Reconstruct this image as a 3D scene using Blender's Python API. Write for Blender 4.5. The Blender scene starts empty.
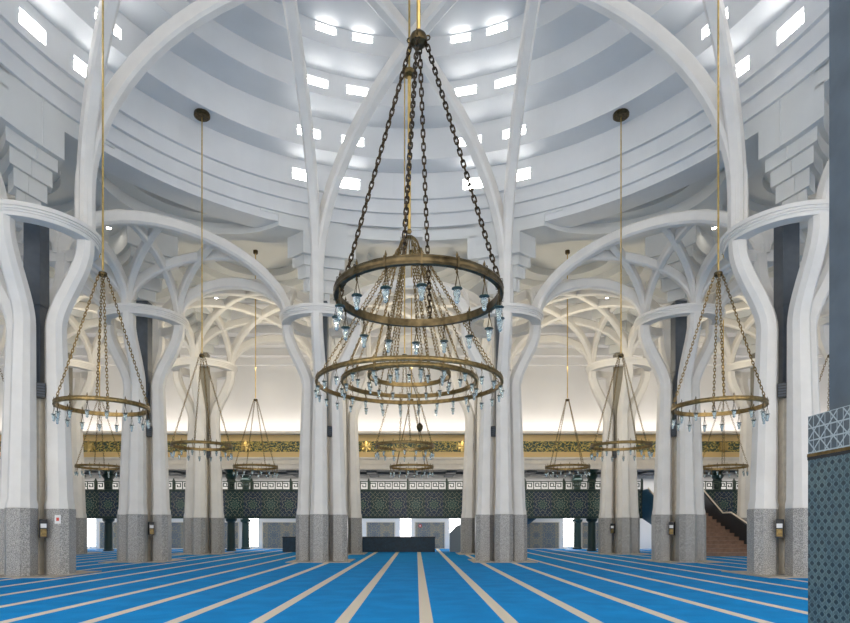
import bpy, math, random
from mathutils import Vector, Matrix
random.seed(4)
PI = math.pi
C = bpy.context.scene.collection
def V(*a): return Vector(a)

# ------------------------------------------------------------------ materials
def nmat(name):
    m = bpy.data.materials.new(name); m.use_nodes = True
    nt = m.node_tree; b = nt.nodes['Principled BSDF']
    return m, nt, b
def N(nt, t, **kw):
    n = nt.nodes.new(t)
    for k, v in kw.items(): setattr(n, k, v)
    return n
def mix(nt, fac, a, b):
    n = N(nt, 'ShaderNodeMix', data_type='RGBA')
    for s, v in ((0, fac), (6, a), (7, b)):
        if isinstance(v, (int, float)): n.inputs[s].default_value = v
        elif isinstance(v, tuple): n.inputs[s].default_value = v + (1,) if len(v) == 3 else v
        else: nt.links.new(v, n.inputs[s])
    return n.outputs[2]
def math_(nt, op, a, b=None, c=None):
    n = N(nt, 'ShaderNodeMath', operation=op)
    for i, v in enumerate((a, b, c)):
        if v is None: continue
        if isinstance(v, (int, float)): n.inputs[i].default_value = v
        else: nt.links.new(v, n.inputs[i])
    return n.outputs[0]
def ramp(nt, fac, p0, p1):
    n = N(nt, 'ShaderNodeMapRange'); n.inputs[1].default_value = p0; n.inputs[2].default_value = p1
    nt.links.new(fac, n.inputs[0]); return n.outputs[0]
def coords(nt):
    tc = N(nt, 'ShaderNodeTexCoord'); sp = N(nt, 'ShaderNodeSeparateXYZ')
    nt.links.new(tc.outputs['Object'], sp.inputs[0]); return tc.outputs['Object'], sp.outputs
def noise(nt, vec, scale, detail=3):
    n = N(nt, 'ShaderNodeTexNoise'); n.inputs['Scale'].default_value = scale; n.inputs['Detail'].default_value = detail
    nt.links.new(vec, n.inputs['Vector']); return n.outputs['Fac']
def plain(name, col, rough=.6, metal=0, var=0, scale=3, spec=None):
    m, nt, b = nmat(name)
    b.inputs['Roughness'].default_value = rough; b.inputs['Metallic'].default_value = metal
    b.inputs['Base Color'].default_value = col + (1,)
    if spec is not None: b.inputs['Specular IOR Level'].default_value = spec
    if var:
        v, _ = coords(nt)
        f = ramp(nt, noise(nt, v, scale), .3, .7)
        nt.links.new(mix(nt, f, tuple(c*(1-var) for c in col), tuple(min(1, c*(1+var)) for c in col)), b.inputs['Base Color'])
    return m
def emis(name, col, s):
    m, nt, b = nmat(name); b.inputs['Base Color'].default_value = (0, 0, 0, 1)
    b.inputs['Emission Color'].default_value = col + (1,); b.inputs['Emission Strength'].default_value = s
    return m
M = {}
M['concrete'] = plain('pale_concrete', (.76, .735, .695), .6, var=.05, scale=1.4)
M['plaster'] = plain('dome_plaster', (.73, .74, .745), .75, var=.03, scale=.8)
M['vault'] = plain('vault_plaster', (.70, .71, .70), .75, var=.03, scale=.8)
M['wall'] = plain('white_wall', (.86, .845, .82), .8, var=.02, scale=.6)
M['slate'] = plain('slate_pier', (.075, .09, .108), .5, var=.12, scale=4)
M['slate_warm_lit'] = plain('slate_pier_warm_lit', (.27, .25, .20), .5, var=.1, scale=4)  # slate of the rear piers, with the warm light on them put into the colour
M['stone'] = plain('beige_stone', (.74, .67, .55), .6, var=.08, scale=5)
M['beam'] = plain('beam_stone', (.84, .78, .69), .6, var=.05, scale=2)
M['grey_plaster'] = plain('blue_grey_plaster', (.062, .083, .105), .6, var=.16, scale=7)
M['bronze'] = plain('aged_bronze', (.10, .075, .04), .4, 1, var=.45, scale=9)
M['chain'] = plain('dark_chain', (.055, .04, .025), .4, 1, var=.5, scale=14)
M['brass'] = plain('brass', (.62, .44, .16), .28, 1, var=.15, scale=6)
M['brass_dull'] = plain('brass_dull', (.25, .175, .075), .4, 1, var=.35, scale=12)
M['cap'] = plain('dark_green_enamel', (.02, .06, .055), .3)
M['black'] = plain('black_plastic', (.012, .013, .015), .4)
M['green_metal'] = plain('dark_green_metal', (.012, .035, .03), .4)
M['rail_green'] = plain('railing_green', (.045, .075, .05), .45)
M['navy'] = plain('navy_panel', (.006, .030, .055), .5, var=.3, scale=8)
M['screen'] = plain('screen_grey', (.20, .24, .28), .6)
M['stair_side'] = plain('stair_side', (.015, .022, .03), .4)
M['stair_blue'] = plain('stair_blue', (.03, .12, .22), .4)
M['tread'] = plain('wooden_tread', (.26, .16, .11), .5, var=.2, scale=4)
M['edge'] = plain('base_edging', (.40, .36, .30), .7)
M['white'] = plain('white_paint', (.8, .8, .8), .5)
M['red'] = plain('red_paint', (.6, .05, .03), .4)
M['win'] = emis('daylight_pane', (1, .985, .97), 12)
M['winlow'] = emis('daylight_low_pane', (1, .98, .95), 5)
M['spot'] = emis('spot_lens', (1, .93, .8), 40)
m, nt, b = nmat('lamp_glass'); b.inputs['Base Color'].default_value = (.62, .76, .80, 1); b.inputs['Roughness'].default_value = .12
b.inputs['Transmission Weight'].default_value = .8; b.inputs['IOR'].default_value = 1.3; M['glass'] = m

# speckled granite
m, nt, b = nmat('speckled_granite'); v, s = coords(nt)
f = ramp(nt, noise(nt, v, 34, 5), .36, .64); f2 = ramp(nt, noise(nt, v, 11, 3), .35, .65)
c = mix(nt, f, (.17, .165, .16), (.56, .54, .50)); c = mix(nt, math_(nt, 'MULTIPLY', f2, .4), c, (.22, .22, .22))
nt.links.new(c, b.inputs['Base Color']); b.inputs['Roughness'].default_value = .32; M['granite'] = m

# striped carpet
m, nt, b = nmat('striped_carpet'); v, s = coords(nt)
x = math_(nt, 'SUBTRACT', s[0], math_(nt, 'MULTIPLY_ADD', s[1], .0082, .165))
fr = math_(nt, 'FRACT', math_(nt, 'ADD', math_(nt, 'DIVIDE', x, 1.40), 50.5))
d = math_(nt, 'ABSOLUTE', math_(nt, 'SUBTRACT', fr, .5))
st = math_(nt, 'LESS_THAN', d, .113/1.40)
nb = ramp(nt, noise(nt, v, 1.3, 4), .35, .65); nf = noise(nt, v, 60, 2)
blue = mix(nt, nb, (.0, .195, .50), (.0, .24, .60)); blue = mix(nt, math_(nt, 'MULTIPLY', nf, .25), blue, (.0, .13, .36))
beige = mix(nt, nf, (.50, .44, .35), (.66, .60, .50))
nt.links.new(mix(nt, st, blue, beige), b.inputs['Base Color']); b.inputs['Roughness'].default_value = .95
b.inputs['Specular IOR Level'].default_value = .15
bm_ = N(nt, 'ShaderNodeBump'); bm_.inputs['Strength'].default_value = .25; bm_.inputs['Distance'].default_value = .02
nt.links.new(nf, bm_.inputs['Height']); nt.links.new(bm_.outputs[0], b.inputs['Normal']); M['carpet'] = m

# star rosette tilework : (u along x, v along z)
def rosette(name, base, cell, lines, centre, cell_u, cell_v, off_u, off_v, petals=8, rough=.35, ua=0):
    m, nt, b = nmat(name); v, s = coords(nt)
    u = math_(nt, 'ADD', math_(nt, 'DIVIDE', math_(nt, 'SUBTRACT', s[ua], off_u), cell_u), 60.0)
    w = math_(nt, 'ADD', math_(nt, 'DIVIDE', math_(nt, 'SUBTRACT', s[2], off_v), cell_v), 20.0)
    iu = math_(nt, 'FLOOR', math_(nt, 'ADD', u, .5))
    fu = math_(nt, 'MULTIPLY', math_(nt, 'SUBTRACT', u, iu), cell_u)
    fw = math_(nt, 'MULTIPLY', math_(nt, 'SUBTRACT', w, math_(nt, 'FLOOR', math_(nt, 'ADD', w, .5))), cell_v)
    r = math_(nt, 'SQRT', math_(nt, 'ADD', math_(nt, 'MULTIPLY', fu, fu), math_(nt, 'MULTIPLY', fw, fw)))
    th = math_(nt, 'ARCTAN2', fw, fu)
    lobe = math_(nt, 'MULTIPLY', math_(nt, 'COSINE', math_(nt, 'MULTIPLY', th, petals)), .055*cell_u)
    rr = math_(nt, 'ADD', r, lobe)
    ring = math_(nt, 'ABSOLUTE', math_(nt, 'SINE', math_(nt, 'MULTIPLY', rr, 2*PI/(cell_u*.36))))
    ln = math_(nt, 'LESS_THAN', ring, .30)
    inside = math_(nt, 'LESS_THAN', r, cell_u*.46)
    alt = math_(nt, 'PINGPONG', iu, 1.0)
    fill = mix(nt, alt, base, cell)
    mid = math_(nt, 'LESS_THAN', rr, cell_u*.26)
    fill = mix(nt, math_(nt, 'MULTIPLY', mid, .8), fill, centre)
    c = mix(nt, math_(nt, 'MULTIPLY', math_(nt, 'MULTIPLY', ln, inside), .75), fill, lines)
    # star lattice between the rosettes
    l1 = math_(nt, 'ABSOLUTE', math_(nt, 'SINE', math_(nt, 'MULTIPLY', math_(nt, 'ADD', s[ua], s[2]), PI/(cell_u*.25))))
    l2 = math_(nt, 'ABSOLUTE', math_(nt, 'SINE', math_(nt, 'MULTIPLY', math_(nt, 'SUBTRACT', s[ua], s[2]), PI/(cell_u*.25))))
    la = math_(nt, 'LESS_THAN', math_(nt, 'MINIMUM', l1, l2), .16)
    la = math_(nt, 'MULTIPLY', la, math_(nt, 'SUBTRACT', 1.0, inside))
    c = mix(nt, math_(nt, 'MULTIPLY', la, .6), c, lines)
    nt.links.new(c, b.inputs['Base Color']); b.inputs['Roughness'].default_value = rough
    return m
M['balcony'] = rosette('balcony_star_tiles', (.012, .045, .048), (.016, .036, .075), (.42, .42, .28), (.03, .10, .09), 1.24, 1.93, .3, 3.2)
M['wall_tile'] = rosette('wall_star_tiles', (.24, .235, .20), (.15, .18, .20), (.52, .38, .18), (.08, .13, .19), .95, .95, 0, 1.05, rough=.3)
# gold frieze with green arabesque
m, nt, b = nmat('gold_frieze'); v, s = coords(nt)
mp = N(nt, 'ShaderNodeMapping'); mp.inputs['Scale'].default_value = (1, 1, 1.6); nt.links.new(v, mp.inputs[0])
f = noise(nt, mp.outputs[0], 4.5, 6); f = math_(nt, 'ABSOLUTE', math_(nt, 'SUBTRACT', f, .5))
f = math_(nt, 'LESS_THAN', f, .035)
inb = math_(nt, 'MULTIPLY', math_(nt, 'GREATER_THAN', s[2], 6.78), math_(nt, 'LESS_THAN', s[2], 7.5))
c = mix(nt, f, (.055, .085, .05), (.72, .54, .13)); c = mix(nt, inb, (.82, .58, .25), c)
nt.links.new(c, b.inputs['Base Color']); b.inputs['Roughness'].default_value = .45; M['frieze'] = m
# small interlocking mosaic for the near pillar (runs along y / z)
m, nt, b = nmat('pillar_mosaic'); v, s = coords(nt)
h = math_(nt, 'ADD', s[0], s[1])
row = math_(nt, 'FLOOR', math_(nt, 'DIVIDE', s[2], .034))
sh = math_(nt, 'MULTIPLY', math_(nt, 'PINGPONG', row, 1.0), .5)
fu = math_(nt, 'FRACT', math_(nt, 'ADD', math_(nt, 'ADD', math_(nt, 'DIVIDE', h, .048), 100.0), sh))
fz = math_(nt, 'FRACT', math_(nt, 'DIVIDE', s[2], .034))
du = math_(nt, 'ABSOLUTE', math_(nt, 'SUBTRACT', fu, .5)); dz = math_(nt, 'ABSOLUTE', math_(nt, 'SUBTRACT', fz, .5))
wav = math_(nt, 'MULTIPLY', math_(nt, 'SINE', math_(nt, 'MULTIPLY', fz, 2*PI)), .12)
d = math_(nt, 'ADD', math_(nt, 'ADD', du, math_(nt, 'MULTIPLY', dz, .55)), wav)
core = math_(nt, 'LESS_THAN', d, .26); line = math_(nt, 'LESS_THAN', math_(nt, 'ABSOLUTE', math_(nt, 'SUBTRACT', d, .40)), .05)
nz = ramp(nt, noise(nt, v, 9, 4), .35, .65)
c = mix(nt, nz, (.03, .062, .082), (.06, .10, .11)); c = mix(nt, core, c, (.012, .026, .036)); c = mix(nt, math_(nt, 'MULTIPLY', line, .7), c, (.13, .19, .19))
nt.links.new(c, b.inputs['Base Color']); b.inputs['Roughness'].default_value = .35; M['mosaic'] = m
m, nt, b = nmat('border_tiles'); v, s = coords(nt)
h = math_(nt, 'ADD', s[0], s[1])
l = None
for k, (a, bb) in enumerate(((1, 1), (1, -1), (2.2, .0), (0, 1.5))):
    q = math_(nt, 'ABSOLUTE', math_(nt, 'SINE', math_(nt, 'ADD', math_(nt, 'MULTIPLY', h, a*PI/.09), math_(nt, 'MULTIPLY', s[2], bb*PI/.09))))
    l = q if l is None else math_(nt, 'MINIMUM', l, q)
c = mix(nt, math_(nt, 'LESS_THAN', l, .17), (.05, .07, .085), (.26, .31, .33))
nt.links.new(c, b.inputs['Base Color']); b.inputs['Roughness'].default_value = .35; M['border'] = m

# ------------------------------------------------------------------ mesh helpers
class MB:
    def __init__(s): s.v = []; s.f = []; s.mi = []; s.cur = 0
    def add(s, vs, fs):
        o = len(s.v); s.v += [tuple(p) for p in vs]
        for f in fs: s.f.append(tuple(i+o for i in f)); s.mi.append(s.cur)
    def quad(s, a, b, c, d): s.add([a, b, c, d], [(0, 1, 2, 3)])
    def box(s, x0, x1, y0, y1, z0, z1):
        s.add([(x0,y0,z0),(x1,y0,z0),(x1,y1,z0),(x0,y1,z0),(x0,y0,z1),(x1,y0,z1),(x1,y1,z1),(x0,y1,z1)],
              [(0,3,2,1),(4,5,6,7),(0,1,5,4),(1,2,6,5),(2,3,7,6),(3,0,4,7)])
    def sweep(s, pts, sizes, side, ch=.22, caps=True):
        """chamfered rectangular section carried along a path lying in a vertical plane; sizes (width along side, depth)"""
        side = Vector(side).normalized(); n = len(pts); rings = []
        for i, p in enumerate(pts):
            t = (pts[min(i+1, n-1)] - pts[max(i-1, 0)]).normalized(); nn = t.cross(side).normalized()
            w, d = sizes(i/(n-1)) if callable(sizes) else sizes
            c = ch*min(w, d)
            sec = [(w/2, d/2-c), (w/2-c, d/2), (-w/2+c, d/2), (-w/2, d/2-c), (-w/2, -d/2+c), (-w/2+c, -d/2), (w/2-c, -d/2), (w/2, -d/2+c)]
            rings.append([p + side*a + nn*b_ for a, b_ in sec])
        vs = [q for r in rings for q in r]; fs = []
        for i in range(n-1):
            for k in range(8):
                a = i*8+k; b_ = i*8+(k+1) % 8; fs.append((a, b_, b_+8, a+8))
        if caps: fs.append(tuple(range(7, -1, -1))); fs.append(tuple((n-1)*8+k for k in range(8)))
        s.add(vs, fs)
    def lathe(s, prof, seg=24, c=(0, 0, 0), closed=False, a0=0, a1=2*PI):
        full = abs(a1-a0-2*PI) < 1e-6; m = seg if full else seg+1; n = len(prof); vs = []
        for j in range(m):
            a = a0+(a1-a0)*j/seg; ca, sa = math.cos(a), math.sin(a)
            vs += [(c[0]+r*ca, c[1]+r*sa, c[2]+z) for r, z in prof]
        fs = []
        for j in range(seg):
            j2 = (j+1) % m
            for k in range(n if closed else n-1):
                k2 = (k+1) % n; fs.append((j*n+k, j2*n+k, j2*n+k2, j*n+k2))
        s.add(vs, fs)
    def tube(s, pts, r, seg=6, closed=False):
        n = len(pts); vs = []; up = None
        for i, p in enumerate(pts):
            q0 = pts[(i-1) % n] if closed else pts[max(i-1, 0)]; q1 = pts[(i+1) % n] if closed else pts[min(i+1, n-1)]
            t = (q1-q0).normalized()
            if up is None: up = V(0, 0, 1) if abs(t.z) < .9 else V(1, 0, 0)
            u = (up - t*up.dot(t)).normalized(); w = t.cross(u); up = u
            rr = r(i/(n-1)) if callable(r) else r
            for k in range(seg):
                a = 2*PI*k/seg; vs.append(p+u*(rr*math.cos(a))+w*(rr*math.sin(a)))
        fs = []
        for i in range(n if closed else n-1):
            i2 = (i+1) % n
            for k in range(seg): k2 = (k+1) % seg; fs.append((i*seg+k, i*seg+k2, i2*seg+k2, i2*seg+k))
        if not closed: fs.append(tuple(range(seg-1, -1, -1))); fs.append(tuple((n-1)*seg+k for k in range(seg)))
        s.add(vs, fs)
    def build(s, name, mats, parent=None, smooth=True, loc=None):
        me = bpy.data.meshes.new(name); me.from_pydata(s.v, [], s.f)
        for m_ in (mats if isinstance(mats, (list, tuple)) else [mats]): me.materials.append(m_)
        for p, k in zip(me.polygons, s.mi): p.material_index = k
        me.validate(); me.update()
        if smooth:
            for p in me.polygons: p.use_smooth = True
            me.set_sharp_from_angle(angle=math.radians(32))
        o = bpy.data.objects.new(name, me); C.objects.link(o)
        if parent: o.parent = parent
        if loc is not None: o.location = loc
        return o
def tag(o, label, cat, group=None):
    o['label'] = label; o['category'] = cat
    if group: o['group'] = group
    return o
def thing(name, label, cat, loc=(0, 0, 0), group=None):
    o = bpy.data.objects.new(name, None); C.objects.link(o); o.location = loc
    return tag(o, label, cat, group)
def struct(o): o['kind'] = 'structure'; return o
KIDS = {}
def kids(o): return [c for c in bpy.data.objects if c.parent == o]
def copy_tree(o, parent=None, loc=None, rz=None):
    c = o.copy(); C.objects.link(c); c.parent = parent
    if loc is not None: c.location = loc
    if rz is not None: c.rotation_euler = (0, 0, rz)
    for ch in kids(o): copy_tree(ch, c)
    return c

# ------------------------------------------------------------------ plan
S = 8.5; YD = 16.25                     # bay size, centre of the main dome
R0 = 13.15                              # drum radius
LEG = 1.63; SPR = 12.0
COLS = [(-4.25, 29), (4.25, 29), (-12.7, 29), (12.7, 29), (-21.2, 29), (21.2, 29),
        (-12.6, 20.5), (12.6, 20.5), (-12.6, 12), (12.6, 12), (-4.25, 3.5), (4.25, 3.5),
        (-4.25, 37.5), (4.25, 37.5), (-12.75, 37.5), (12.75, 37.5), (-21.25, 37.5), (21.25, 37.5)]

# ------------------------------------------------------------------ floor and walls
mb = MB(); mb.box(-32, 32, -6, 47, -.3, 0); struct(mb.build('floor', M['carpet'], smooth=False))
mb = MB(); mb.box(-30.3, -29.9, -6, 47, 0, 16.6); struct(mb.build('wall_left', M['wall'], smooth=False))
mb = MB(); mb.box(29.9, 30.3, -6, 47, 0, 16.6); struct(mb.build('wall_right', M['wall'], smooth=False))
# back wall below and behind the gallery, with window openings
WX = [-24.5, -20.3, -12.1, -4.2, -.45, 3.3, 12.0, 20.3, 24.5]
mb = MB(); xs = -29.9
for x in WX:
    mb.box(xs, x-.45, 46.5, 46.9, 0, 6.6); mb.box(x-.45, x+.45, 46.5, 46.9, 0, .12); mb.box(x-.45, x+.45, 46.5, 46.9, 2.75, 6.6); xs = x+.45
mb.box(xs, 29.9, 46.5, 46.9, 0, 6.6)
mb.box(-29.9, 29.9, 42.05, 46.5, 6.1, 6.6)             # gallery ceiling
struct(mb.build('wall_back', M['wall'], smooth=False))
for i, x in enumerate(WX):
    f = MB()
    for a, c_ in ((x-.45, x-.40), (x+.40, x+.45), (x-.03, x+.03)): f.box(a, c_, 46.55, 46.62, .12, 2.75)
    f.box(x-.45, x+.45, 46.55, 46.62, .12, .18); f.box(x-.45, x+.45, 46.55, 46.62, 2.69, 2.75)
    o = struct(f.build('window_%d' % (i+1), M['white'], smooth=False))
    g = MB(); g.box(x-.40, x+.40, 46.63, 46.66, .18, 2.69); g.build('pane', M['winlow'], o, smooth=False)
NW = len(WX)
# tiled panels of the back wall between the windows
pan = [(-23.7, -21.2), (-19.3, -17.2), (-16.4, -13.2), (-11.3, -8.5), (-7.9, -5.2), (-3.4, -1.3), (.3, 2.5), (4.1, 7.6), (8.2, 11.2), (13.0, 14.9), (21.1, 23.8)]
for i, (a, c_) in enumerate(pan):
    mb = MB(); mb.box(a, c_, 46.42, 46.497, .06, 2.0)
    o = mb.build('tile_panel', M['wall_tile'], smooth=False)
    where = ['at the far left end of the back wall', 'on the back wall behind the left outer column', 'on the back wall left of the left gallery columns', 'just right of the left bright low window',
             'left of the window behind the left middle columns', 'left of the central low window', 'right of the central low window, above the low dark screen\'s end', 'on the back wall behind the right middle columns',
             'left of the right bright low window', 'right of the bright low window beside the stairs', 'at the far right end of the back wall'][i]
    tag(o, 'star patterned tile panel ' + where, 'tile panel', 'tile panels of the back wall')
    fr = MB()
    for q in ((a-.06, a, .02, 2.06), (c_, c_+.06, .02, 2.06), (a, c_, 2.0, 2.06), (a, c_, .02, .06)): fr.box(q[0], q[1], 46.40, 46.497, q[2], q[3])
    fr.build('border', M['stone'], o, smooth=False)
# upper wall over the gallery opening, stepping up to the vault
mb = MB(); mb.box(-29.9, 29.9, 42, 42.3, 6.3, 16.6)
for (y0, h) in ((41.7, 12.75), (41.2, 13.25), (40.5, 13.75), (39.6, 14.25), (38.5, 14.7)):
    mb.box(-29.9, 29.9, y0, 42, h, h+.6)
mb.box(-29.9, 29.9, 37.5, 38.6, 15.3, 15.6)
struct(mb.build('wall_back_upper', M['wall'], smooth=False))
mb = MB(); mb.box(-29.9, 29.9, 41.62, 42, 6.4, 7.95); struct(mb.build('trim_1', M['frieze'], smooth=False))
mb = MB(); mb.box(-29.9, 29.9, 41.7, 42.6, 5.62, 6.4); mb.box(-29.9, 29.9, 41.6, 41.75, 6.3, 6.42); mb.box(-29.9, 29.9, 41.64, 41.75, 5.95, 6.0); mb.box(-29.9, 29.9, 41.05, 41.75, 7.95, 8.02); mb.box(-29.9, 29.9, 41.0, 41.07, 7.93, 8.10)
struct(mb.build('trim_2', M['beam'], smooth=False))
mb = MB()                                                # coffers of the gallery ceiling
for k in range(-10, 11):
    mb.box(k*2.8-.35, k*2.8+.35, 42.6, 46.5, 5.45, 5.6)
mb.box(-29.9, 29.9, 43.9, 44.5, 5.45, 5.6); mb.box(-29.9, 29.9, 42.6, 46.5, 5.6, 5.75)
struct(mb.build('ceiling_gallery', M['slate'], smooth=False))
for i, x in enumerate((-22.0, -11.3, -3.1, 3.45, 14.2, 21.3)):
    mb = MB(); pts = []
    for k in range(16):
        a = 2*PI*k/16; r = .42 if k % 2 == 0 else .27; pts.append((x+r*math.cos(a), r*math.sin(a)+7.14))
    mb.add([(p[0], 41.53, p[1]) for p in pts]+[(p[0], 41.62, p[1]) for p in pts]+[(x, 41.48, 7.14)],
           [(k, (k+1) % 16, 32) for k in range(16)]+[((k+1) % 16, k, 16+k, 16+(k+1) % 16) for k in range(16)])
    o = mb.build('star_medallion', M['brass'], smooth=False)
    tag(o, ['golden star medallion on the frieze at far left', 'golden star medallion on the frieze between the left columns', 'golden star medallion on the frieze left of the centre',
            'golden star medallion on the frieze right of the centre', 'golden star medallion on the frieze beside the rear right column', 'golden star medallion on the frieze above the wooden stairs'][i],
        'medallion', 'star medallions on the gold frieze')

# gallery : floor slab, tiled parapet, railing, columns
GAP = (15.8, 19.6)
mb = MB()
for a, c_ in ((-29.9, GAP[0]), (GAP[1], 29.9)): mb.box(a, c_, 41.95, 46.5, 2.9, 3.2)
struct(mb.build('floor_gallery', M['wall'], smooth=False))
for i, (a, c_) in enumerate(((-29.9, GAP[0]), (GAP[1], 29.9))):
    t = thing('balcony_parapet', 'dark green and blue star tiled balcony front ' + ('left of the stairs' if i == 0 else 'right of the stairs'), 'balcony', ((a+c_)/2, 41.8, 2.24))
    def loc(o): o.matrix_parent_inverse = Matrix.Translation(t.location).inverted(); return o
    mb = MB(); mb.box(a, c_, 41.75, 41.95, 2.38, 4.06); loc(mb.build('tiled_face', M['balcony'], t, smooth=False))
    mb = MB(); mb.box(a, c_, 41.70, 42.0, 4.06, 4.2); mb.box(a, c_, 41.70, 42.0, 2.24, 2.38); loc(mb.build('moulding', M['green_metal'], t, smooth=False))
# fretwork railing: posts and panels
def rail(a, c_, label):
    t = thing('balcony_railing', label, 'railing', ((a+c_)/2, 41.85, 4.2))
    n = max(1, round((c_-a)/2.75)); w = (c_-a)/n
    fp = MB(); W = w-.16; hh = .60; T = .055
    def bar(x0, x1, z0, z1): fp.box(x0, x1, -.03, .03, z0, z1)
    bar(0, W, .02, .06); bar(0, W, .54, .60)
    m_ = 5; u = W/m_
    for k in range(m_):
        x = k*u; bar(x, x+T, .06, .54)
        if k % 2 == 0:
            bar(x+T, x+u*.72, .42, .42+T); bar(x+u*.72, x+u*.72+T, .18, .42+T); bar(x+u*.3, x+u*.72, .18, .18+T); bar(x+u*.3, x+u*.3+T, .18, .34)
        else:
            bar(x+u*.28, x+u, .20, .20+T); bar(x+u*.28, x+u*.28+T, .20, .46); bar(x+u*.28, x+u*.7, .43, .43+T); bar(x+u*.7, x+u*.7+T, .28, .46)
    base = None
    for k in range(n+1):
        pb = MB(); pb.box(-.07, .07, -.07, .07, 0, .66); pb.lathe([(.0, .80), (.05, .76), (.06, .70), (.04, .66)], 8)
        if k == 0: p0 = pb.build('post', M['rail_green'], t, smooth=False); po = p0
        else: po = p0.copy(); C.objects.link(po); po.parent = t
        po.location = (a+k*w-(a+c_)/2, 0, 0)
    for k in range(n):
        if base is None: base = fp.build('fret_panel', M['rail_green'], t, smooth=False); q = base
        else: q = base.copy(); C.objects.link(q); q.parent = t
        q.location = (a+k*w+.08-(a+c_)/2, 0, 0)
rail(-29.7, GAP[0], 'green fretwork railing on the balcony left of the stairs')
rail(GAP[1], 29.7, 'green fretwork railing on the balcony right of the stairs')
gcol = None
names = {(-21, 0): 'under the far left of the balcony', (-12.5, 0): 'under the left of the balcony, front one of two', (-12.5, 1): 'under the left of the balcony, rear one of two', (-4.3, 0): 'under the balcony behind the left middle columns',
         (4.3, 0): 'under the balcony behind the right middle columns', (12.5, 0): 'under the balcony, front one of two beside the stairs', (12.5, 1): 'under the balcony, rear one of two left of the stairs', (21.2, 0): 'beside the top of the wooden stairs'}
for (x, back), w in names.items():
    y = 46.0 if back else 42.3; lab = 'dark green column with flared capital ' + w
    if gcol is None:
        gcol = thing('gallery_column', lab, 'column', (x, y, 0), 'dark columns carrying the balcony')
        mb = MB(); mb.lathe([(.0, 0), (.34, 0), (.34, .1), (.29, .16), (.27, 1.9), (.27, 2.0)], 12); mb.build('lower_shaft', M['green_metal'], gcol)
        mb = MB(); mb.lathe([(.27, 1.98), (.38, 2.08), (.40, 2.2), (.40, 2.24), (.2, 2.24)], 12); mb.build('lower_capital', M['green_metal'], gcol)
        mb = MB(); mb.lathe([(.25, 2.24), (.25, 4.75)], 12); mb.build('upper_shaft', M['green_metal'], gcol)
        mb = MB(); mb.lathe([(.25, 4.72), (.32, 4.8), (.28, 4.95), (.45, 5.2), (.38, 5.3), (.30, 5.35), (.42, 5.5), (.5, 5.62), (.0, 5.62)], 12); mb.build('upper_capital', M['green_metal'], gcol)
    else:
        o = copy_tree(gcol, loc=(x, y, 0)); tag(o, lab, 'column', 'dark columns carrying the balcony')
# stairs up to the gallery
st = thing('staircase', 'brown wooden stairs with dark solid sides rising to the balcony on the right', 'staircase', (17.7, 34, 0))
def loc2(o, t): o.matrix_parent_inverse = Matrix.Translation(t.location).inverted(); return o
n = 15
for k in range(n):
    y = 34+k*8/n
    mb = MB(); mb.box(16.0, 19.4, y, y+8/n+.03, 0 if k < 2 else (k-1)*3.2/n, (k+1)*3.2/n-.03); 
    mb.box(16.0, 19.4, y-.04, y+8/n, (k+1)*3.2/n-.03, (k+1)*3.2/n); loc2(mb.build('step', M['tread'], st, smooth=False), st)
for x0, nm in ((15.8, 'left'), (19.4, 'right')):
    mb = MB(); P = [(33.7, 0), (42, 2.3), (42, 4.2), (41, 4.2), (38.2, 2.75), (37.2, 2.75), (33.7, 1.15)]
    if nm == 'right': P = [(33.7, 0), (42, 2.3), (42, 4.2), (41, 4.2), (38.3, 2.45), (37.2, 2.45), (33.7, 1.1)]
    k = len(P)
    mb.add([(x0, y, z) for y, z in P]+[(x0+.2, y, z) for y, z in P], [tuple(range(k)), tuple(range(2*k-1, k-1, -1))]+[(i, i+k, (i+1) % k+k, (i+1) % k) for i in range(k)])
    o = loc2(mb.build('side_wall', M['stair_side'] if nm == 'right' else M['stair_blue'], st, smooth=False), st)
    mb = MB(); mb.tube([V(x0+.1, 33.8, 1.24), V(x0+.1, 37.2, P[5][1]+.08), V(x0+.1, 38.2, P[4][1]+.08), V(x0+.1, 41, 4.28)], .05, 6)
    loc2(mb.build('handrail', M['beam'], st), st)
mb = MB(); mb.add([(7.4, 43, 1.2), (9.6, 43, 2.85), (7.4, 43, 2.85), (7.4, 45, 1.2), (9.6, 45, 2.85), (7.4, 45, 2.85)], [(0, 1, 2), (5, 4, 3), (0, 3, 4, 1), (1, 4, 5, 2), (2, 5, 3, 0)])
tag(mb.build('stair_soffit', M['stair_blue'], smooth=False), 'blue sloping underside of a stair below the balcony, right of the middle columns', 'stair')
# low screens
def screen(x0, x1, y, h, lab, slope=0):
    t = thing('low_screen', lab, 'screen', ((x0+x1)/2, y, 0), None)
    mb = MB(); P = [(x0, 0), (x1, 0), (x1, h), (x0+slope*1.2, h), (x0+slope*.5, h*.85), (x0, h*.62 if slope else h)]
    k = len(P); mb.add([(a, y, z) for a, z in P]+[(a, y+.35, z) for a, z in P], [tuple(range(k)), tuple(range(2*k-1, k-1, -1))]+[(i, i+k, (i+1) % k+k, (i+1) % k) for i in range(k)])
    loc2(mb.build('panel', M['navy'] if not slope else M['screen'], t, smooth=False), t)
    if not slope:
        mb = MB(); mb.box(x0-.04, x1+.04, y-.04, y+.39, h-.001, h+.06); loc2(mb.build('top_board', M['black'], t, smooth=False), t)
        mb = MB()
        q = x0+.1
        while q < x1-.2: mb.box(q, min(q+.9, x1-.1)-.06, y-.02, y, .12, h-.1); q += .9
        loc2(mb.build('front_panelling', M['navy'], t, smooth=False), t)
screen(-3.55, 1.55, 40.2, .95, 'long low dark navy screen on the carpet between the middle columns')
screen(-8.5, -6.5, 40.2, .95, 'short low dark navy screen left of the left middle columns')
screen(2.55, 4.4, 40.6, 2.0, 'grey curved top screen beside the right middle columns', slope=.9)
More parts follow.
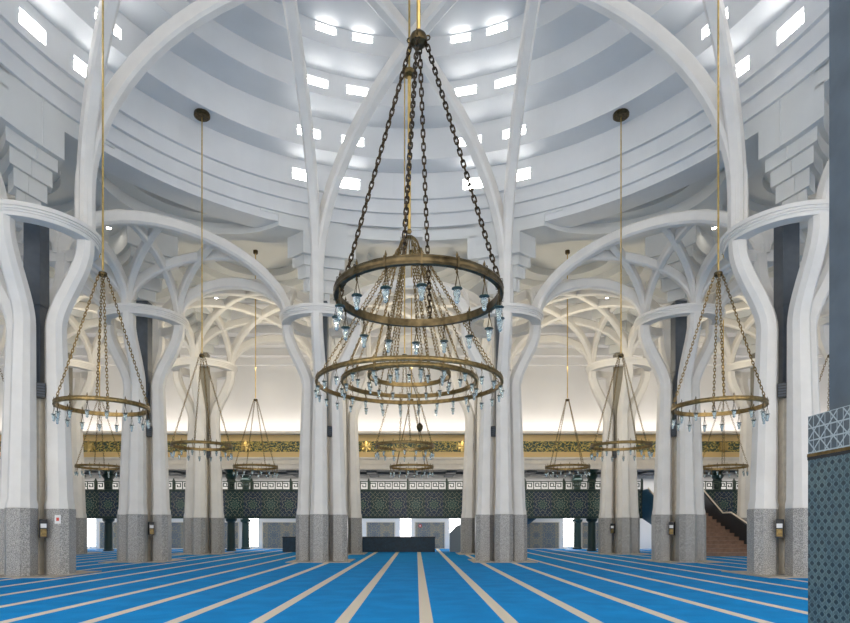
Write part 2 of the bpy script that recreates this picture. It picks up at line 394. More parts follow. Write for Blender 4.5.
mb = MB(); mb.lathe([(.0, 0), (.13, 0), (.13, .03), (.0, .03)], 16)
o = mb.build('round_sign', M['red']); o.rotation_euler = (PI/2, 0, 0); o.location = (.66, 46.36, 1.75)
tag(o, 'small round red sign on the tile panel right of the centre', 'sign')
mb = MB(); mb.lathe([(.0, .031), (.06, .031), (.06, .036), (.0, .036)], 12); mb.build('sign_centre', M['white'], o)

# ------------------------------------------------------------------ main dome
BANDS = [(13.15, 15.6, 16.0, 0), (13.0, 16.0, 16.6, 0), (12.85, 16.6, 17.2, 0), (12.7, 17.2, 18.4, 1), (11.6, 18.4, 19.8, 1),
         (10.15, 19.8, 20.8, 1), (8.7, 20.8, 21.62, 1), (7.1, 21.62, 22.6, 0), (5.4, 22.6, 23.2, 0), (3.6, 23.2, 23.8, 0)]
AZ = []
for q in (13.2, 23.0, 65.0, 74.3):
    AZ += [q, -q, 180-q, 180+q]
AZ = sorted(a % 360 for a in AZ)
def dpt(r, az, z): a = math.radians(az); return (r*math.sin(a), YD+r*math.cos(a), z)
mb = MB(); wins = []
prev = 14.3
for i, (r, z0, z1, win) in enumerate(BANDS):
    if not win:
        brk = [k*2.5 for k in range(145)]
        for a, c_ in zip(brk, brk[1:]): mb.quad(dpt(r, a, z0), dpt(r, c_, z0), dpt(r, c_, z1), dpt(r, a, z1))
    else:
        ww = {12.7: .5, 11.6: .52, 10.15: .48, 8.7: .42}[r]; da = math.degrees(ww/r)
        zc = {12.7: 17.74, 11.6: 19.05, 10.15: 20.3, 8.7: 21.42}[r]; zh = {12.7: .25, 11.6: .2, 10.15: .18, 8.7: .15}[r]
        edges = sorted([k*4.0 for k in range(90)]+[a+s*da for a in AZ for s in (-1, 1)])
        edges = [e for e in edges if not any(abs(e-a) < da-1e-6 for a in AZ)]
        brk = edges+[edges[0]+360]
        for a, c_ in zip(brk, brk[1:]):
            mid = (a+c_)/2 % 360
            if any(abs(mid-w) < da*.9 for w in AZ):
                for lo, hi in ((z0, zc-zh), (zc+zh, z1)): mb.quad(dpt(r, a, lo), dpt(r, c_, lo), dpt(r, c_, hi), dpt(r, a, hi))
                D = .3
                for e in (a, c_): mb.quad(dpt(r, e, zc-zh), dpt(r+D, e, zc-zh), dpt(r+D, e, zc+zh), dpt(r, e, zc+zh))
                for zz in (zc-zh, zc+zh): mb.quad(dpt(r, a, zz), dpt(r, c_, zz), dpt(r+D, c_, zz), dpt(r+D, a, zz))
                wins.append((r, mid, ww, zc, zh))
            else: mb.quad(dpt(r, a, z0), dpt(r, c_, z0), dpt(r, c_, z1), dpt(r, a, z1))
    brk = [k*2.5 for k in range(145)]                        # soffit below this band
    for a, c_ in zip(brk, brk[1:]): mb.quad(dpt(prev, a, z0), dpt(prev, c_, z0), dpt(r, c_, z0), dpt(r, a, z0))
    prev = r
for a, c_ in zip(brk, brk[1:]):
    mb.add([dpt(prev, a, 23.8), dpt(prev, c_, 23.8), (0, YD, 23.8)], [(0, 1, 2)])
    mb.quad(dpt(14.3, a, 15.6), dpt(14.3, c_, 15.6), dpt(14.3, c_, 19.5), dpt(14.3, a, 19.5))
    mb.quad(dpt(14.3, a, 19.5), dpt(14.3, c_, 19.5), dpt(9.8, c_, 23), dpt(9.8, a, 23))
    mb.quad(dpt(9.8, a, 23), dpt(9.8, c_, 23), dpt(0.01, c_, 24.6), dpt(0.01, a, 24.6))
o = mb.build('ceiling_dome', M['plaster']); struct(o)
for k, (r, az, ww, zc, zh) in enumerate(wins):
    o = bpy.data.objects.new('tmp', None)
    f = MB(); t_ = .045
    f.box(-ww, ww, -.03, .05, -zh, -zh+t_); f.box(-ww, ww, -.03, .05, zh-t_, zh); f.box(-ww, -ww+t_, -.03, .05, -zh, zh); f.box(ww-t_, ww, -.03, .05, -zh, zh)
    fo = struct(f.build('window_%d' % (NW+1+k), M['white'], smooth=False)); a = math.radians(az)
    fo.location = dpt(r+.16, az, zc); fo.rotation_euler = (0, 0, -a)
    g = MB(); g.box(-ww+t_, ww-t_, .02, .04, -zh+t_, zh-t_); g.build('pane', M['win'], fo, smooth=False)
    bpy.data.objects.remove(o)

# ------------------------------------------------------------------ vaults over the bays
LAY = [(12.3, 5.62), (12.8, 5.47), (13.4, 5.32), (13.95, 5.17), (14.4, 5.0), (15.4, 3.95), (15.9, 3.2), (16.3, 2.4)]; TOP = 16.7
CUT = [R0+.50, R0+.40, R0+.30, R0+.18] + [R0-.04]*4
vm = MB()
def bay(cx, cy):
    hx = S/2; nseg = 960 if abs(cx) < 18 and 4 < cy < 30 else 320; off = V(cx, cy-YD)
    def info(th):
        d = V(math.cos(th), math.sin(th))
        tx = hx/abs(d.x) if abs(d.x) > 1e-9 else 1e9; ty = hx/abs(d.y) if abs(d.y) > 1e-9 else 1e9
        Sq = min(tx, ty); out = []
        for (h, r), Rc in zip(LAY, CUT):
            b_ = off.dot(d); cc = off.dot(off)-Rc*Rc; disc = b_*b_-cc; a, O = r, Sq
            if disc > 0:
                q = math.sqrt(disc)
                if cc < 0: a = max(a, -b_+q)
                elif -b_-q > 0: O = min(O, -b_-q)
            out.append((min(a, O), O))
        return d, out, Sq
    for k in range(nseg):
        A, B, Mi = [info(2*PI*q/nseg) for q in (k, k+1, k+.5)]
        def P(I, r, z): return (cx+I[0].x*r, cy+I[0].y*r, z)
        def strip(ra, rb, sa, sb, z):
            if sa-ra > 1e-4 or sb-rb > 1e-4: vm.quad(P(A, ra, z), P(B, rb, z), P(B, max(sb, rb), z), P(A, max(sa, ra), z))
        for j, (h, r) in enumerate(LAY):
            (aA, oA), (aB, oB), (aM, oM) = A[1][j], B[1][j], Mi[1][j]
            h2 = LAY[j+1][0] if j+1 < len(LAY) else TOP
            if j == 0: strip(aA, aB, oA, oB, h)
            else:
                (pA, qA), (pB, qB) = A[1][j-1], B[1][j-1]
                strip(aA, aB, min(pA, oA), min(pB, oB), h)
                strip(max(qA, aA), max(qB, aB), oA, oB, h)
            if aA < oA-1e-3 or aB < oB-1e-3:
                vm.quad(P(A, aA, h), P(B, aB, h), P(B, aB, h2), P(A, aA, h2))
                if oA < A[2]-1e-3 or oB < B[2]-1e-3: vm.quad(P(A, oA, h), P(B, oB, h), P(B, oB, h2+.1), P(A, oA, h2+.1))
        if cx and abs(cx) < 9 and cy != YD and cy < 30:
            es = [min(max(0, -off.dot(I[0])+math.sqrt(off.dot(I[0])**2-off.dot(off)+CUT[-1]**2)), I[1][-1][0]) for I in (A, B)]
            strip(es[0], es[1], A[1][-1][0], B[1][-1][0], TOP)
        if abs(cx) > 9 or cy > 30: vm.add([P(A, A[1][-1][0], TOP), P(B, B[1][-1][0], TOP), (cx, cy, TOP)], [(0, 1, 2)])
BAYS = [(x*S, y) for x in (-3, -2, 0, 2, 3) for y in (7.75, 16.25, 24.75, 33.25) if not (x == 0 and y < 33)] + [(s*S, y) for s in (-1, 1) for y in (7.75, 24.75, 33.25)]
for bx_, by_ in BAYS + [(0, 24.75), (-S, 16.25), (S, 16.25), (0, 7.75)]: bay(bx_, by_)
struct(vm.build('ceiling', M['vault'], smooth=False))

# ------------------------------------------------------------------ columns
def leg_d(z):
    if z < 2.2: return .80
    if z < 8.2: return .78+(.645-.78)*(z-2.2)/6.0
    t = min(1, (z-8.2)/2.8); t = t*t*(3-2*t); return .645+(LEG-.645)*t
def leg_w(z):
    if z < 2.2: return .80
    return max(.50, .74-.17*(z-2.2)/6.4)
def build_column(x, y, lab):
    t = thing('branching_column', lab, 'column', (x, y, 0), 'four legged branching columns')
    zs = [2.2, 2.35, 2.5, 8.2]+[8.2+2.8*k/14 for k in range(1, 15)]+[11.45]
    for k, (dx, dy) in enumerate(((1, 0), (0, -1), (-1, 0), (0, 1))):
        pts = [V(dx*leg_d(z), dy*leg_d(z), z) for z in zs]
        def sz(u, n=len(zs)):
            z = zs[min(n-1, int(round(u*(n-1))))]; w = leg_w(z)
            if z <= 2.36: w = .80
            return (w, w)
        mb = MB(); mb.sweep(pts, sz, (-dy, dx, 0), .24); lg = mb.build('leg', M['concrete'], t)
        mb = MB(); mb.sweep([V(dx*.8, dy*.8, 0), V(dx*.8, dy*.8, 2.2)], (.82, .82), (-dy, dx, 0), .24); mb.build('granite_base', M['granite'], lg)
    prof = [(r-.11, z-.67) for r, z in [(1.55, 11.82), (1.98, 11.82), (2.0, 11.87), (2.0, 11.93), (2.03, 11.94), (2.03, 12.0), (2.06, 12.01), (2.06, 12.08), (2.10, 12.09), (2.10, 12.22), (1.55, 12.22)]]
    mb = MB(); mb.lathe(prof, 56, closed=True); mb.build('ring', M['concrete'], t)
    mb = MB(); mb.box(-.26, .26, -.26, .26, 0, 6.25); mb.build('lower_pier', M['stone'], t, smooth=False)
    mb = MB(); mb.box(-.27, .27, -.27, .27, 6.25, 12.28)
    mb.box(-.29, .29, -.29, .29, 8.98, 9.0); mb.build('upper_pier', M['slate'], t, smooth=False)
    mb = MB(); mb.box(-1.45, 1.45, -1.45, 1.45, 0.001, .03); mb.build('base_edging', M['edge'], t, smooth=False)
    return t
CL = {(-4.25, 29): 'left of the long low navy screen', (4.25, 29): 'right of the long low navy screen',
      (-12.7, 29): 'second nearest at left, behind the left ring chandelier', (12.7, 29): 'second nearest at right, left of the wooden stairs',
      (-21.2, 29): 'column at the far left edge of the hall', (21.2, 29): 'column at the far right edge of the hall',
      (-12.6, 20.5): 'largest at left', (12.6, 20.5): 'largest at right, beside the tiled pillar',
      (-12.6, 12): 'beside the camera at left', (12.6, 12): 'beside the camera at right',
      (-4.25, 3.5): 'closest of all, at the left', (4.25, 3.5): 'closest of all, next to the tiled pillar',
      (-4.25, 37.5): 'rear one hidden behind the left middle column', (4.25, 37.5): 'rear one hidden behind the right middle column',
      (-12.75, 37.5): 'slim rear column standing free in the left bay', (12.75, 37.5): 'slim rear column standing free in the right bay',
      (-21.25, 37.5): 'rear one behind the nearest left column', (21.25, 37.5): 'rear one right of the wooden stairs'}
c0 = None
for (x, y) in COLS:
    lab = 'white four legged column on granite bases, ' + CL[(x, y)]
    lab = ' '.join(lab.split()[:16])
    if c0 is None: c0 = build_column(x, y, lab)
    else:
        cc = tag(copy_tree(c0, loc=(x, y, 0)), lab, 'column', 'four legged branching columns')
        if y > 37:
            for ch in kids(cc):
                if ch.name.startswith('upper_pier'): ch.data = ch.data.copy(); ch.data.materials[0] = M['slate_warm_lit']

# loudspeakers and wall boxes in the gaps of the columns
def cname(x, y): return {29: 'middle row', 20.5: 'front', 37.5: 'rear row'}[y]
sp0 = None
SPK = [(-12.6, 20.5, 'nearest left column'), (12.6, 20.5, 'nearest right column'), (-12.7, 29, 'second left column'), (12.7, 29, 'second right column'), (-4.25, 29, 'left middle column'), (4.25, 29, 'right middle column'),
       (-12.75, 37.5, 'free standing rear left column'), (12.75, 37.5, 'free standing rear right column')]
for x, y, w in SPK:
    s = -1 if x > 0 else 1
    lab = 'small black louvred loudspeaker in the gap of the ' + w
    if sp0 is None:
        sp0 = thing('loudspeaker', lab, 'loudspeaker', (0, 0, 0), 'loudspeakers in the column gaps')
        mb = MB(); mb.box(-.13, .13, -.12, .1, -.24, .24); mb.build('housing', M['black'], sp0, smooth=False)
        mb = MB()
        for k in range(5): mb.box(-.115, .115, -.14, -.12, -.2+k*.09, -.15+k*.09)
        mb.build('grille', M['slate'], sp0, smooth=False); o = sp0
    else: o = copy_tree(sp0)
    tag(o, lab, 'loudspeaker', 'loudspeakers in the column gaps')
    o.location = (x+s*.35, y-.37, 6.1); o.rotation_euler = (0, 0, s*PI/4*.9)
b0 = None
for x, y, w in SPK[:4]+[(12.75, 37.5, 'rear right column')]:
    s = -1 if x > 0 else 1; lab = 'small black and brass box fixed low in the gap of the ' + w
    if b0 is None:
        b0 = thing('fixed_box', lab, 'box', (0, 0, 0), 'boxes in the column gaps')
        mb = MB(); mb.box(-.11, .11, -.1, .1, -.30, .30); mb.build('case', M['black'], b0, smooth=False)
        mb = MB(); mb.box(-.085, .085, -.115, -.1, -.26, -.02); mb.build('brass_plate', M['brass_dull'], b0, smooth=False)
        mb = MB(); mb.box(-.085, .085, -.115, -.1, .02, .16); mb.build('label_plate', M['white'], b0, smooth=False)
        o = b0
    else: o = copy_tree(b0)
    tag(o, lab, 'box', 'boxes in the column gaps'); o.location = (x+s*.56, y-.56, 1.55); o.rotation_euler = (0, 0, s*PI/4*.8)
mb = MB(); mb.box(-.1, .1, -.012, 0, -.14, .14); o = mb.build('paper_sign', M['white'], smooth=False); o.location = (-12.6+.95, 20.5-.405, 1.85)
tag(o, 'small white paper sign on the granite base of the nearest left column', 'sign')
mb = MB(); mb.box(-.045, .045, -.016, -.012, -.05, .06); mb.build('symbol', M['red'], o, smooth=False)

# ------------------------------------------------------------------ arches
def arch_pts(a, c_, z0, rise, base, n=22, clip=None):
    a = V(a[0], a[1], 0); c_ = V(c_[0], c_[1], 0); pts = []
    if base < z0: pts.append(a+V(0, 0, base))
    for i in range(n+1):
        ph = PI*i/n; q = (1-math.cos(ph))/2
        pts.append(a.lerp(c_, q)+V(0, 0, z0+rise*math.sin(ph)))
    if base < z0: pts.append(c_+V(0, 0, base))
    return pts
def side_of(a, c_): d = (V(c_[0], c_[1], 0)-V(a[0], a[1], 0)).normalized(); return (-d.y, d.x, 0)
yA = 29-LEG; xC = 12.6-LEG; yF = 3.5+LEG
OCT = {'A': (-4.25, yA), 'B': (4.25, yA), 'C': (xC, 20.5), 'D': (xC, 12), 'E': (4.25, yF), 'F': (-4.25, yF), 'G': (-xC, 12), 'H': (-xC, 20.5)}
RL = {'AD': 'rising to the right from the left middle column', 'AF': 'running straight forward overhead from the left middle column', 'BG': 'rising to the left from the right middle column',
      'BE': 'running straight forward overhead from the right middle column', 'CH': 'crossing the hall sideways between the two nearest columns', 'HE': 'rising forward from the nearest left column', 'CF': 'rising forward from the nearest right column',
      'DG': 'crossing the hall sideways close above the camera'}
for k, w in RL.items():
    a, c_ = OCT[k[0]], OCT[k[1]]
    pts = arch_pts(a, c_, 12.8, 8.0, 11.45, 44)
    mb = MB(); mb.sweep(pts, (.44, .58), side_of(a, c_), .2)
    tag(mb.build('dome_rib', M['concrete']), 'tall white concrete dome rib ' + w, 'arch', 'crossing ribs under the main dome')

g = S/2-LEG; hS = S/2
OB = [(-g, hS), (g, hS), (hS, g), (hS, -g), (g, -hS), (-g, -hS), (-hS, -g), (-hS, g)]
seen = set()
def add_arch(t, cx, cy, p, q, rise=2.35, sz=(.30, .44), clipline=None, first=[None]):
    pts = arch_pts(p, q, 11.5, rise, 11.45, 20)
    if clipline:
        (lx, ly), nrm = clipline                            # keep the side where (p-l).nrm > 0
        def sd(v): return (cx+v.x-lx)*nrm[0]+(cy+v.y-ly)*nrm[1]
        out = []
        for i in range(len(pts)-1):
            s0, s1 = sd(pts[i]), sd(pts[i+1])
            if s0 >= 0: out.append(pts[i])
            if s0*s1 < 0: out.append(pts[i].lerp(pts[i+1], s0/(s0-s1)))
        if sd(pts[-1]) >= 0: out.append(pts[-1])
        pts = out
    if len(pts) < 2: return
    mb = MB(); mb.sweep(pts, sz, side_of(p, q), .2); mb.build('arch', M['concrete'], t)
def lattice(cx, cy, w, corner=0):
    t = thing('arch_lattice', 'crossing white arches ' + w, 'vault arches', (cx, cy, 0), 'crossing arches of the side vaults')
    for i in range(8):
        p, q = OB[i], OB[(i+3) % 8]
        if corner:
            main = (1, 6) if corner == -1 else (5, 0)        # the big diagonal that closes the main dome
            sx = corner
            D1 = OB[1] if sx == -1 else OB[0]; D2 = OB[6] if sx == -1 else OB[3]
            if {p, q} == {D1, D2}:
                add_arch(t, cx, cy, p, q, 2.55, (.42, .50)); continue
            add_arch(t, cx, cy, p, q, 2.3 if abs(p[0]-q[0]) < .1 or abs(p[1]-q[1]) < .1 else 2.6, (.30, .42), ((cx+D1[0]+sx*.10, cy+D1[1]+.10), (sx*1.0, 1.0)))
        else: add_arch(t, cx, cy, p, q)
    edges = [((-g, hS), (g, hS), (cx, cy+hS)), ((-g, -hS), (g, -hS), (cx, cy-hS)), ((-hS, -g), (-hS, g), (cx-hS, cy)), ((hS, -g), (hS, g), (cx+hS, cy))]
    for p, q, key in edges:
        if key in seen: continue
        if math.hypot(key[0], key[1]-YD) < R0-1.0: continue
        seen.add(key); add_arch(t, cx, cy, p, q, 1.7, (.34, .48))
lattice(-S, 24.75, 'in the left corner of the dome, around the second left column', -1)
lattice(S, 24.75, 'in the right corner of the dome, around the second right column', 1)
lattice(0, 33.25, 'behind the triple chandelier')
lattice(-S, 33.25, 'in the rear left bay')
lattice(S, 33.25, 'in the rear right bay')
lattice(-2*S, 33.25, 'in the far rear left bay')
lattice(2*S, 33.25, 'in the far rear right bay')
lattice(-2*S, 24.75, 'left of the second left column')
lattice(2*S, 24.75, 'right of the second right column')
lattice(-2*S, 16.25, 'outside the nearest left column')
lattice(2*S, 16.25, 'outside the nearest right column')

# ceiling spots in the rear vaults
sp0 = None; VL = {(-2*S, 33.25): 'far rear left', (-S, 33.25): 'rear left', (0, 33.25): 'rear middle', (S, 33.25): 'rear right', (2*S, 33.25): 'far rear right', (-2*S, 24.75): 'left side', (2*S, 24.75): 'right side'}
for (cx, cy), w in VL.items():
    for q in ((-1, -1), (1, -1), (-1, 1), (1, 1)):
        lab = 'bright round ceiling spotlight in the %s vault, %s %s one' % (w, 'rear' if q[1] > 0 else 'front', 'left' if q[0] < 0 else 'right')
        if sp0 is None:
            sp0 = thing('spotlight', lab, 'spotlight')
            mb = MB(); mb.lathe([(.15, 0), (.15, -.12), (.10, -.12), (.10, -.06)], 16); mb.build('housing', M['white'], sp0)
            mb = MB(); mb.lathe([(.0, -.09), (.10, -.09)], 16); mb.build('lens', M['spot'], sp0); o = sp0
        else: o = copy_tree(sp0)
        tag(o, lab, 'spotlight', 'ceiling spotlights in the vaults'); o.location = (cx+q[0]*3.15, cy+q[1]*3.15, 15.399)

# ------------------------------------------------------------------ chandeliers
def link_chain(L, pitch, r, rot=0):
    mb = MB(); n = max(1, int(L/pitch)); p = L/n
    for k in range(n):
        z = -(k+.5)*p; hl = p*.66; hw = p*.30; a = (k % 2)*PI/2+rot; pts = []
        for i in range(10):
            t = 2*PI*i/10; lx = hw*math.cos(t); lz = (hl-hw)*(1 if math.sin(t) > 0.01 else -1 if math.sin(t) < -.01 else 0)+hw*math.sin(t)
            pts.append(V(lx*math.cos(a), lx*math.sin(a), z+lz))
        mb.tube(pts, r, 5, closed=True)
    return mb
def aim(o, p, q):                                            # local -Z from p towards q
    o.location = p; o.rotation_mode = 'QUATERNION'; o.rotation_quaternion = (V(*q)-V(*p)).to_track_quat('-Z', 'Y')
def ring_mesh(R, hgt, th, nodes, mb=None, z=0):
    mb = mb or MB()
    mb.lathe([(R-th/2, z-hgt/2), (R+th/2, z-hgt/2), (R+th/2+.008, z-hgt*.3), (R+th/2, z-hgt*.18), (R+th/2, z+hgt*.18), (R+th/2+.008, z+hgt*.3), (R+th/2, z+hgt/2), (R-th/2, z+hgt/2)], 64, closed=True)
    for k in range(nodes):
        a = 2*PI*(k+.5)/nodes; w = .012/R
        mb.lathe([(R-th/2-.012, z-hgt/2-.012), (R+th/2+.016, z-hgt/2-.012), (R+th/2+.016, z+hgt/2+.012), (R-th/2-.012, z+hgt/2+.012)], 2, closed=True, a0=a-w, a1=a+w)
    return mb
def vial(mb, z, s=1): mb.lathe([(0.0, z), (.018*s, z-.002), (.047*s, z-.02*s), (.05*s, z-.06*s), (.036*s, z-.10*s), (.028*s, z-.13*s), (.034*s, z-.155*s), (.016*s, z-.18*s), (0, z-.185*s)], 10)
def hanger(mb, z, s=1):                                      # spindle through the ring and three thin rods
    mb.lathe([(0, .16*s), (.008*s, .13*s), (.018*s, .10*s), (.010*s, .07*s), (.012*s, -.09*s), (.018*s, -.11*s), (.006*s, -.14*s)], 6)
    for k in range(3):
        a = 2*PI*k/3; mb.tube([V(.006, 0, -.12*s), V(.048*s*math.cos(a), .048*s*math.sin(a), z)], .0045*s, 4)
def lampcap(mb, z, s=1): mb.lathe([(0, z+.018*s), (.066*s, z+.01*s), (.07*s, z), (0, z-.004*s)], 10)
GOLD = 'ring chandeliers hung with glass oil lamps'
def make_lamp(parent, drop, s, name='glass_lamp'):
    mb = MB(); vial(mb, -drop-.004, s); o = mb.build(name, M['glass'], parent)
    mb = MB(); lampcap(mb, -drop, s); mb.build('cap', M['cap'], o)
    mb = MB(); hanger(mb, -drop, s); mb.build('hanger', M['bronze'], o)
    return o
RC, HR, HH = 1.165, 4.90, 8.56
def build_chandelier(lab, loc, rz, top, detailed, mat):
    t = thing('ring_chandelier', lab, 'chandelier', loc, GOLD)
    ring_mesh(RC, .115, .065, 16).build('ring', mat, t)
    L = math.hypot(RC-.10, HH-HR); ch = None
    for k in range(4):
        a = PI/2*k
        p = (.10*math.cos(a), .10*math.sin(a), HH-HR-.02); q = (RC*math.cos(a), RC*math.sin(a), .04)
        if ch is None: ch = link_chain(L, .088 if detailed else .10, .0115 if detailed else .0095).build('chain', M['chain'] if mat is M['bronze'] else mat, t); o = ch
        else: o = ch.copy(); C.objects.link(o); o.parent = t
        aim(o, p, q)
    mb = MB(); z = HH-HR; mb.lathe([(0, z+.06), (.09, z+.05), (.11, z+.03), (.11, z-.05), (.08, z-.07), (0, z-.07)] if not detailed or lab.startswith('brass') or lab.startswith('ring') else [(0, z+.12), (.05, z+.11), (.11, z+.05), (.13, z), (.12, z-.06), (.07, z-.11), (0, z-.12)], 20)
    for k in range(4):
        a = PI/2*k; pts = [V(.13*math.cos(a)+.035*math.cos(a)*math.cos(u), .13*math.sin(a)+.035*math.sin(a)*math.cos(u), z+.035*math.sin(u)) for u in [2*PI*i/8 for i in range(8)]]
        if mat is M['bronze']: mb.tube(pts, .01, 5, closed=True)
    mb.build('hub', M['bronze'], t)
    if detailed:
        base = make_lamp(t, .32, 1.0)
        for k in range(16):
            a = 2*PI*(k+.5)/16; o = base if k == 0 else copy_tree(base, t)
            o.location = (RC*math.cos(a), RC*math.sin(a), 0)
    else:
        mb = MB(); vial(mb, -.324, 1); mb.cur = 1; lampcap(mb, -.32, 1); mb.cur = 2; hanger(mb, -.32, 1)
        base = mb.build('glass_lamp', [M['glass'], M['cap'], M['brass_dull']], t)
        for k in range(16):
            a = 2*PI*(k+.5)/16; o = base if k == 0 else base.copy()
            if k: C.objects.link(o); o.parent = t
            o.location = (RC*math.cos(a), RC*math.sin(a), 0)
    return t
def hang(t, x, y, top, canopy=True, r=.024, z0=HH):
    L = top-z0-.1
    mb = MB(); mb.tube([V(0, 0, z0-t.location.z+.1), V(0, 0, top-t.location.z)], r, 8); mb.build('rod', M['brass'], t)
    if canopy:
        mb = MB(); z = top-t.location.z; q = 1 if canopy is True else canopy; mb.lathe([(0, z), (.30*q, z), (.32*q, z-.04), (.32*q, z-.14), (.27*q, z-.18), (0, z-.18)], 20); mb.build('canopy', M['bronze'], t)
def roof(x, y):
    r = math.hypot(x, y-YD)
    if r < 13.6 and abs(x) < 12.75:
        z = 15.75; cur = None
        for i, (rr, z0, z1, w) in enumerate(BANDS):
            if r < rr: cur = z1
        return cur
    return TOP
front = build_chandelier('largest and nearest ring chandelier, single bronze ring hung in the centre', (.10, 8.7, HR-.03), 0, 0, True, M['bronze'])
front.rotation_euler = (0, 0, math.radians(-10)); hang(front, .1, 8.7, roof(.1, 8.7)+0, canopy=True, r=.03)
far0 = build_chandelier('ring chandelier beside the nearest left column', (-8.5, 16.8, HR), 0, 0, True, M['brass_dull'])
far1 = build_chandelier('ring chandelier hung before the free standing rear left column', (-8.5, 24.75, HR), 0, 0, False, M['brass_dull'])
FAR = [(-8.5, 16.8, 'brass ring chandelier beside the nearest left column', 20), (8.45, 16.8, 'brass ring chandelier beside the nearest right column', 70), (-8.5, 24.75, 'brass ring chandelier hung before the free standing rear left column', 35),
       (8.5, 24.75, 'brass ring chandelier hung before the free standing rear right column', 10), (-17, 24.75, 'brass ring chandelier cut by the left edge of the picture', 30), (17, 24.75, 'brass ring chandelier half hidden behind the tiled pillar at right', 50),
       (-8.5, 33.25, 'small distant ring chandelier between the second left and left middle columns', 40), (8.5, 33.25, 'small distant ring chandelier right of the right middle columns', 25),
       (-17, 33.25, 'small distant ring chandelier below the left hanging ring', 15), (17, 33.25, 'small distant ring chandelier above the wooden stairs', 60),
       (-.28, 24.75, 'distant ring chandelier seen below the triple chandelier, upper of two', 12), (0, 33.25, 'distant ring chandelier seen below the triple chandelier, lower of two', 48)]
for i, (x, y, lab, rz) in enumerate(FAR):
    if (x, y) == (-8.5, 16.8): o = far0
    elif (x, y) == (-8.5, 24.75): o = far1
    else: o = copy_tree(far0 if y < 20 else far1, loc=(x, y, HR))
    tag(o, lab, 'chandelier', GOLD); o.rotation_euler = (0, 0, math.radians(rz))
for o in [c_ for c_ in bpy.data.objects if c_.name.startswith('ring_chandelier') and c_ is not front]:
    x, y = o.location.x, o.location.y
    hang(o, x, y, roof(x, y), canopy=True if (abs(x) == 8.5 and y == 24.75) else .4, r=.026)

# triple ring chandelier in the centre of the dome
XT, YT, ZT = -.06, YD, 5.41
t = thing('tiered_chandelier', 'great triple ring brass chandelier with a bell shaped crown of chains, hung under the dome', 'chandelier', (XT, YT, ZT))
RINGS = [(2.45, 0, 28, 1.0), (1.78, .05, 20, .9), (1.08, .22, 14, .9)]
zc = 9.08-ZT
tl = MB(); vial(tl, -.264, .95); tl.cur = 1; lampcap(tl, -.26, .95); tl.cur = 2; hanger(tl, -.26, .85)
lamp0 = None
for R, z, n, s in RINGS:
    ring_mesh(R, .11, .06, n).build('ring', M['brass_dull'], t, loc=(0, 0, z))
    for k in range(n):
        a = 2*PI*(k+.5)/n
        if lamp0 is None: lamp0 = tl.build('glass_lamp', [M['glass'], M['cap'], M['brass_dull']], t); o = lamp0
        else: o = lamp0.copy(); C.objects.link(o); o.parent = t
        o.location = (R*math.cos(a), R*math.sin(a), z)
    ch = None; m_ = 10 if R > 2 else 8
    for k in range(m_):
        a = 2*PI*(k+.25)/m_+R; p = (.27*math.cos(a), .27*math.sin(a), zc-.05); q = (R*math.cos(a), R*math.sin(a), z+.04)
        if ch is None: ch = link_chain((V(*q)-V(*p)).length, .085, .008).build('chain', M['brass_dull'], t); o = ch
        else: o = ch.copy(); C.objects.link(o); o.parent = t
        aim(o, p, q)
mb = MB()
for k in range(20):
    a = 2*PI*k/20; mb.tube([V(r*math.cos(a), r*math.sin(a), zc+z) for r, z in ((.30, -.14), (.27, -.03), (.235, .08), (.17, .18), (.09, .24), (.03, .27))], .014, 5)
mb.lathe([(0, .46), (.04, .45), (.07, .38), (.05, .33), (0, .32)], 12, c=(0, 0, zc))
for i in range(0): pass
mb.build('crown', M['brass_dull'], t)
mb = MB(); mb.tube([V(0, 0, zc+.42), V(0, 0, 13.6-ZT)], .045, 10); mb.tube([V(0, 0, 13.5-ZT), V(0, 0, 23.8-ZT)], .028, 8); mb.build('rod', M['brass'], t)
mb = MB(); z = 13.75-ZT; mb.lathe([(0, z+.05), (.09, z+.04), (.14, z), (.15, z-.13), (.05, z-.17), (0, z-.17)], 14); mb.build('canopy', M['brass_dull'], t)
mb = MB(); mb.tube([V(0, 0, 3.72-ZT+.6)+V(.02, 0, 1.3), V(.2, 0, -.35), V(.28, 0, -1.05)], .012, 5)
mb.lathe([(0, .12), (.04, .09), (.09, .02), (.08, -.06), (.03, -.13), (0, -.14)], 12, c=(.28, 0, -1.15)); mb.build('hanging_weight', M['bronze'], t)

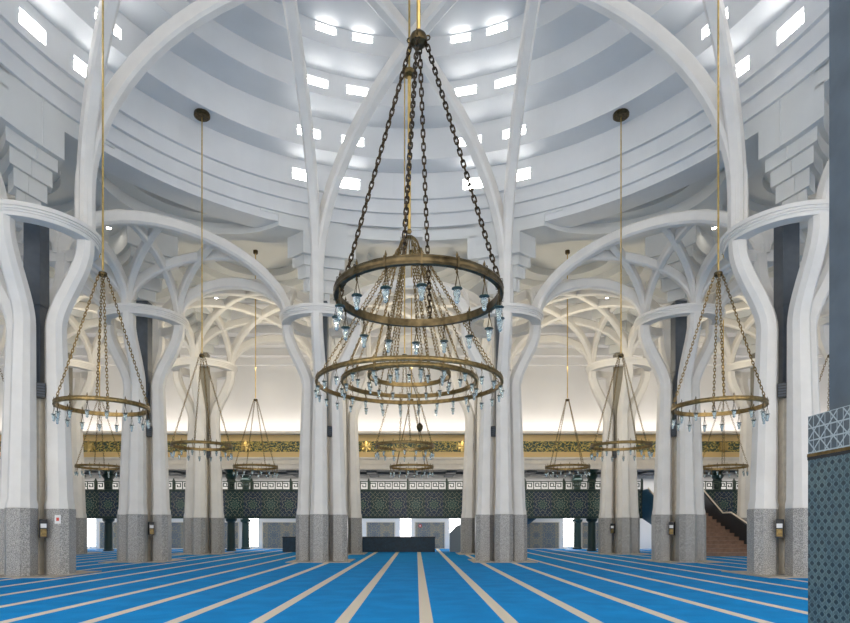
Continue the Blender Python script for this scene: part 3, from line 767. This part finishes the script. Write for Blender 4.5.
# ------------------------------------------------------------------ tiled pillar close to the camera at right
t = thing('tiled_pillar', 'near pillar at the right edge, grey blue plaster above dark teal mosaic', 'pillar', (2.6, 1.2, 0))
mb = MB(); mb.box(2.02, 3.25, -1.2, 2.95, 0, 7.5); loc2(mb.build('shaft', M['grey_plaster'], t, smooth=False), t)
mb = MB(); mb.box(1.95, 3.35, -1.3, 3.0, 0, 1.90); loc2(mb.build('mosaic_cladding', M['mosaic'], t, smooth=False), t)
mb = MB(); mb.box(1.947, 3.353, -1.303, 3.003, 1.90, 1.915); loc2(mb.build('gold_line', M['brass_dull'], t, smooth=False), t)
mb = MB(); mb.box(1.948, 3.352, -1.302, 3.002, 1.885, 1.90); loc2(mb.build('dark_line', M['black'], t, smooth=False), t)
mb = MB(); mb.box(1.95, 3.35, -1.3, 3.0, 1.915, 2.10); loc2(mb.build('border_band', M['border'], t, smooth=False), t)

# ------------------------------------------------------------------ light
def area(name, loc, rot, sx, sy, e, col):
    l = bpy.data.lights.new(name, 'AREA'); l.shape = 'RECTANGLE'; l.size = sx; l.size_y = sy; l.energy = e; l.color = col
    o = bpy.data.objects.new(name, l); C.objects.link(o); o.location = loc; o.rotation_euler = rot; return o
for k in range(4):                                         # cove on top of the gold frieze washing the wall above
    area('cove_light', (-22.5+15*k, 41.25, 8.06), (math.radians(180-14), 0, 0), 15, .15, 78, (1, .93, .88))
area('gallery_light', (0, 45.4, 5.40), (0, 0, 0), 58, .8, 360, (1, .97, .94))
area('under_gallery_light', (0, 44.4, 2.85), (0, 0, 0), 58, 1.5, 420, (1, .97, .94))
for (cx, cy) in VL:
    if cy < 30: continue
    l = bpy.data.lights.new('vault_lamp', 'POINT'); l.energy = 230; l.color = (1, .87, .64); l.shadow_soft_size = .5
    o = bpy.data.objects.new('vault_lamp', l); C.objects.link(o); o.location = (cx, cy, 10.4)
w = bpy.data.worlds.new('World'); bpy.context.scene.world = w; w.use_nodes = True
bg = w.node_tree.nodes['Background']; bg.inputs[0].default_value = (1.0, .965, .92, 1); bg.inputs[1].default_value = 2.0

# ------------------------------------------------------------------ camera
cam = bpy.data.cameras.new('Camera'); co = bpy.data.objects.new('Camera', cam); C.objects.link(co)
co.location = (0, 0, 1.55); co.rotation_euler = (PI/2, 0, 0)
cam.sensor_width = 36; cam.lens = 610/850*36; cam.shift_x = (425-411.5)/850; cam.shift_y = (528.5-311.5)/850
cam.clip_end = 200
sc = bpy.context.scene; sc.camera = co
sc.view_settings.view_transform = 'Standard'; sc.view_settings.look = 'None'; sc.view_settings.exposure = .70; sc.view_settings.gamma = 1
